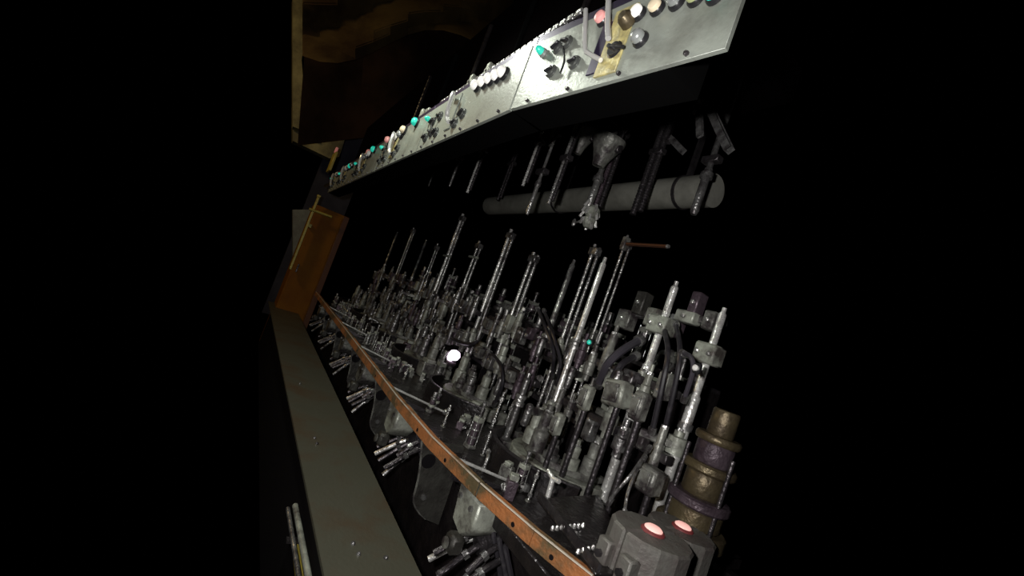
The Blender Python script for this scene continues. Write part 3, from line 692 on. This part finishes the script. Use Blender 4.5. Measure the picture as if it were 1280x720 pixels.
# shelves (cross plates) that carry the upper rows of valves in every section
for k in range(6):
    cx = -1.62-k*1.0
    if k == 5: cx = -6.35
    wdt = .9 if k < 5 else .5
    if k == 0: cx, wdt = -1.81, .66
    t = thing('valve_shelf', f'dark stepped shelf carrying valves in the {PART_OF[k]}', 'shelf', V(cx, 2.0, DECK))
    for i, (y, z) in enumerate(((1.91, -.44), (2.09, -.20), (2.26, .0))):
        MB().box(V(cx, y, z-.015), (wdt, .14, .03)).build('shelf_plate', 'steel_dark', t, bevel=.004)
    for q in (-1, 1):
        MB().box(V(cx+q*(wdt/2-.015), 2.09, DECK/2-.01), (.03, .48, -DECK-.02)).build('side_plate', 'oily', t)
    # rows of valves and cylinders on the shelves
    for (y, z, n) in ((1.90, -.44, 7), (2.08, -.20, 7), (2.25, .0, 6)):
        if k == 0: n -= 2
        if k == 5: n -= 3
        for i in range(n):
            if rnd.random() < .08: continue
            x = cx+wdt/2-.09-(wdt-.18)*i/(n-1)+rnd.uniform(-.012, .012)
            kd = rnd.choice(['val', 'val', 'val2', 'cyl', 'cyl2', 'stack', 'stack', 'elb'])
            s_ = rnd.uniform(.85, 1.05); put(kd, x, y, z, rnd.choice([0, 0, .2, -.2]), (s_, s_, s_*rnd.uniform(.8, 1.25)), k, {-.44: 'on low shelf', -.20: 'on middle shelf', .0: 'on top shelf'}[z])
    # pieces standing on the deck in front of, behind and between the rings
    done = []; todo = []
    for i in range(160):
        x = cx-wdt/2+wdt*rnd.random(); y = rnd.choice([1.20, 1.27, 1.32, 1.40, 1.5, 1.6, 1.68, 1.78, 1.8])+rnd.uniform(-.03, .03)
        s_ = rnd.uniform(.8, 1.2) if y > 1.46 else rnd.uniform(.4, .6)
        if k == 0 and x > -1.42: continue
        if k < 2 and y < 1.46 and rnd.random() < .75: continue
        if any(math.hypot(x-a, y-b_) < .075*(s_+c_) for a, b_, c_ in done): continue
        if any(math.hypot(x+1.8+q, y-1.72) < (.43 if y < 1.5 else .35) and y < 1.74 for q in range(6)): continue
        if any(math.hypot(x-a, y-b_) < .10 for a, b_ in POSTS): continue
        kd = rnd.choice(['stud', 'stud', 'stack', 'cyl', 'cyl2', 'elb', 'val2', 'val'])
        done.append((x, y, s_)); todo.append((kd, x, y, DECK, rnd.uniform(0, 6.28), (s_, s_, s_*rnd.uniform(.9, 1.5)), k, 'on deck'))
    for q in sorted(todo, key=lambda q: -q[1]): put(*q)
# clamp arms held on the posts
for i, (px_, py_) in enumerate(sorted(POSTS, reverse=True)):
    if py_ < 1.6: continue
    put('arm', px_, py_-.02, (-.30, -.12, -.45, -.2)[i % 4], rnd.uniform(3.9, 5.4), (.9, .9, .9), None, 'held on a post')
# crossheads bridging the posts, with blocks and bushes bolted on
for k in range(6):
    for lv, (z, y) in enumerate(((-.36, 1.66), (-.10, 1.68))):
        x0 = -1.25-k*1.0+(.0 if lv else .08); wd = .78 if k < 5 else .5; cx = x0-wd/2
        t = thing('crosshead', f'{"upper" if lv else "lower"} grey crosshead bar with bolted blocks in the {PART_OF[k]}', 'crosshead', V(cx, y, z))
        MB().box(V(cx, y, z+.02), (wd, .05, .04)).build('bar', 'steel_dark', t, bevel=.004)
        nn = 8 if k < 5 else 5
        for i in range(nn):
            x = x0-.05-(wd-.1)*i/(nn-1); q = rnd.random(); m_ = rnd.choice(['cast', 'cast_pale', 'steel_mid', 'cast_plum', 'cast'])
            if q < .45:
                hh = rnd.uniform(.05, .13); b_ = MB().box(V(x, y-.035, z+rnd.uniform(-.04, .05)), (rnd.uniform(.05, .085), .05, hh)).build('block', m_, t, bevel=.005)
                MB().lathe(V(x, y-.06, z+.01), -EY, [(.012, 0), (.012, .01), (.006, .014)], 6).build('bolt', 'steel', b_)
            else:
                hh = rnd.uniform(.08, .2); r_ = rnd.uniform(.022, .036); zz = z-hh*rnd.random()
                b_ = MB().lathe(V(x, y-.03, zz), UP, [(r_*.6, -.03), (r_*.6, 0), (r_, .003), (r_, hh*.6), (r_*.75, hh*.65), (r_*.75, hh), (r_*.4, hh+.004), (r_*.4, hh+.05)], 12).build('bush', m_, t)
                MB().lathe(V(x, y-.03, zz+hh), UP, [(r_*.7, 0), (r_*.7, .014)], 6).build('nut', 'steel', b_)
for kd, tp in TPL.items():                       # the pattern pieces themselves leave the scene
    for p in KIDS[tp.name]:
        for g in KIDS.get(p.name, ()): bpy.data.objects.remove(g)
        bpy.data.objects.remove(p)
    bpy.data.objects.remove(tp)
# ------------------------------------------------------------------ hoses and cables
def hose(pts, r, m_, label, ends=True):
    P = [at(px, py, Y) for px, py, Y in pts]
    t = thing('hose', label, 'hose', (P[-1].x, P[-1].y, P[-1].z))
    MB().tube(P, r, 8, 6).build('tube', m_, t)
    for a, b_ in ((P[0], P[1]), (P[-1], P[-2])):
        MB().lathe(a, b_-a, [(r*1.5, -.01), (r*1.5, .02)], 8).build('ferrule', 'steel_mid', t)
hose([(672, 385, 1.7), (682, 410, 1.6), (692, 440, 1.6), (690, 470, 1.7)], .011, 'rubber', 'black hose hanging in a loop left of the ring collar column')
hose([(680, 388, 1.7), (690, 415, 1.58), (700, 450, 1.6), (697, 480, 1.7)], .010, 'rubber', 'second black hose hanging beside the looped one')
hose([(800, 425, 1.75), (778, 438, 1.62), (760, 455, 1.58), (748, 480, 1.65)], .02, 'rubber_plum', 'thick plum hose arching beside the square clamp column')
hose([(795, 445, 1.7), (778, 455, 1.6), (765, 475, 1.6), (757, 500, 1.65)], .016, 'rubber', 'thick black hose arching under the plum hose')
hose([(830, 410, 1.75), (835, 440, 1.6), (828, 480, 1.58), (815, 540, 1.62)], .012, 'rubber', 'long black hose running down beside the square clamp column')
hose([(845, 405, 1.75), (850, 440, 1.6), (842, 490, 1.6), (825, 560, 1.65)], .011, 'rubber', 'long black hose between the two thick columns')
hose([(853, 441, 1.6), (864, 447, 1.55), (866, 465, 1.55), (855, 500, 1.6)], .010, 'rubber_plum', 'thin pale edged hose bending near the picture edge')
hose([(806, 572, 1.5), (795, 590, 1.42), (785, 615, 1.38), (780, 644, 1.36)], .006, 'steel_mid', 'thin metal pipe running down to the nearer mould')
hose([(812, 560, 1.55), (790, 592, 1.45), (770, 615, 1.42), (762, 628, 1.42)], .007, 'steel_mid', 'thin metal pipe crossing behind the nearer mould')
hose([(540, 400, 1.7), (560, 420, 1.6), (590, 430, 1.6), (610, 410, 1.7)], .014, 'rubber', 'black sagging hose above the white hot gob')
hose([(612, 440, 1.65), (625, 455, 1.55), (628, 480, 1.55), (618, 505, 1.6)], .012, 'rubber', 'black hose curving beside the short bluish bar')
# hot gob, green lamp, white spots, and a glint put in as a white disc
g = at(567, 444, 1.6); t = thing('hot_gob', 'white hot glowing gob of glass among the dark machinery', 'glass gob', g-UP*.03)
bm_ = MB().lathe(g-UP*.035+EX*.012, (.25, -.1, 1), [(.016, 0), (.040, .014), (.050, .04), (.040, .068), (.014, .082)], 14)
bm_.lathe(g-UP*.06-EX*.03, (-.3, 0, 1), [(.01, 0), (.024, .012), (.030, .035), (.022, .06), (.008, .07)], 12).build('gob', 'gob', t)
MB().lathe(g-UP*.085, UP, [(.035, 0), (.045, .02), (.04, .03)], 14).build('cup', 'cast_plum', t)
for px, py, Y, m_, lab in ((737, 428, 1.6, 'teal_cap', 'tiny green indicator lamp beside the thin twin post'), (655, 387, 1.6, 'white_cap', 'tiny white spot beside the pale twin post'), (870, 460, 1.52, 'white_cap', 'small white spot on the column at the picture edge'), (508, 467, 1.25, 'white_cap', 'small white painted glint behind the rail')):
    p = at(px, py, Y); t = thing('marker', lab, 'marker', p-UP*.02)
    MB().lathe(p, -EY, [(.012, 0), (.012, .008), (.006, .014)], 12).build('lens', m_, t)
    MB().box(p+Vector((0, .008, 0)), (.03, .014, .04)).build('holder', 'black_plastic', t, bevel=.002)

# ------------------------------------------------------------------ bridge bar between the thick columns and a few larger housings
a, c = at(778, 392, 1.88), at(906, 403, 1.88); e = (c-a).normalized()
t = thing('bridge_bar', 'bar with grey blocks linking the two thick columns behind their clamps', 'bar', a)
MB().box((a+c)/2, ((c-a).length, .05, .035), (e, EY, e.cross(EY)*-1)).build('bar', 'steel_mid', t, bevel=.004)
for px, py, sx, sz, m_ in ((783, 400, .10, .11, 'cast'), (803, 380, .07, .13, 'cast_web'), (818, 398, .08, .10, 'cast_pale'), (860, 397, .11, .06, 'cast_pale'), (872, 380, .05, .11, 'cast_plum'), (890, 402, .06, .09, 'cast'), (845, 412, .05, .08, 'cast_plum')):
    p = at(px, py, 1.85); b_ = MB().box(p, (sx, .07, sz)).build('block', m_, t, bevel=.006)
    MB().lathe(p-EY*.035, -EY, [(.012, 0), (.012, .01), (.006, .014)], 6).build('bolt', 'steel', b_)
def housing(px, py, Y, size, m_, label, tilt=0.):
    p = at(px, py, Y); ax = (Vector((math.cos(tilt), 0, math.sin(tilt))), EY, Vector((-math.sin(tilt), 0, math.cos(tilt))))
    t = thing('gear_housing', label, 'housing', p-UP*size[2]*.5)
    MB().box(p, size, ax).build('case', m_, t, bevel=.01)
    MB().box(p-EY*(size[1]/2+.004), (size[0]*.7, .01, size[2]*.7), ax).build('cover', 'cast', t, bevel=.003)
    for q in (-1, 1):
        for z_ in (-1, 1):
            MB().lathe(p-EY*(size[1]/2+.008)+ax[0]*(q*size[0]*.27)+ax[2]*(z_*size[2]*.27), -EY, [(.006, 0), (.006, .006)], 6).build('bolt', 'steel', t)
    MB().rod(Vector((p.x, p.y+size[1]*.3, p.z-size[2]*.4)), Vector((p.x, p.y+size[1]*.3, H+DECK)), .014).build('stem', 'steel_dark', t)
housing(772, 492, 1.56, (.12, .08, .12), 'cast_pale', 'olive grey square gear housing beside the thick plum hose', .15)
housing(800, 508, 1.50, (.06, .06, .12), 'cast', 'narrow grey housing right beside the olive square one')
housing(733, 497, 1.52, (.06, .05, .12), 'cast_pale', 'pale upright housing behind the drip tray fitting')
housing(812, 600, 1.52, (.09, .07, .10), 'cast', 'grey square housing behind the nearer glowing mould')
housing(697, 530, 1.48, (.05, .05, .11), 'cast_pale', 'pale narrow housing above the nearest mould ring')
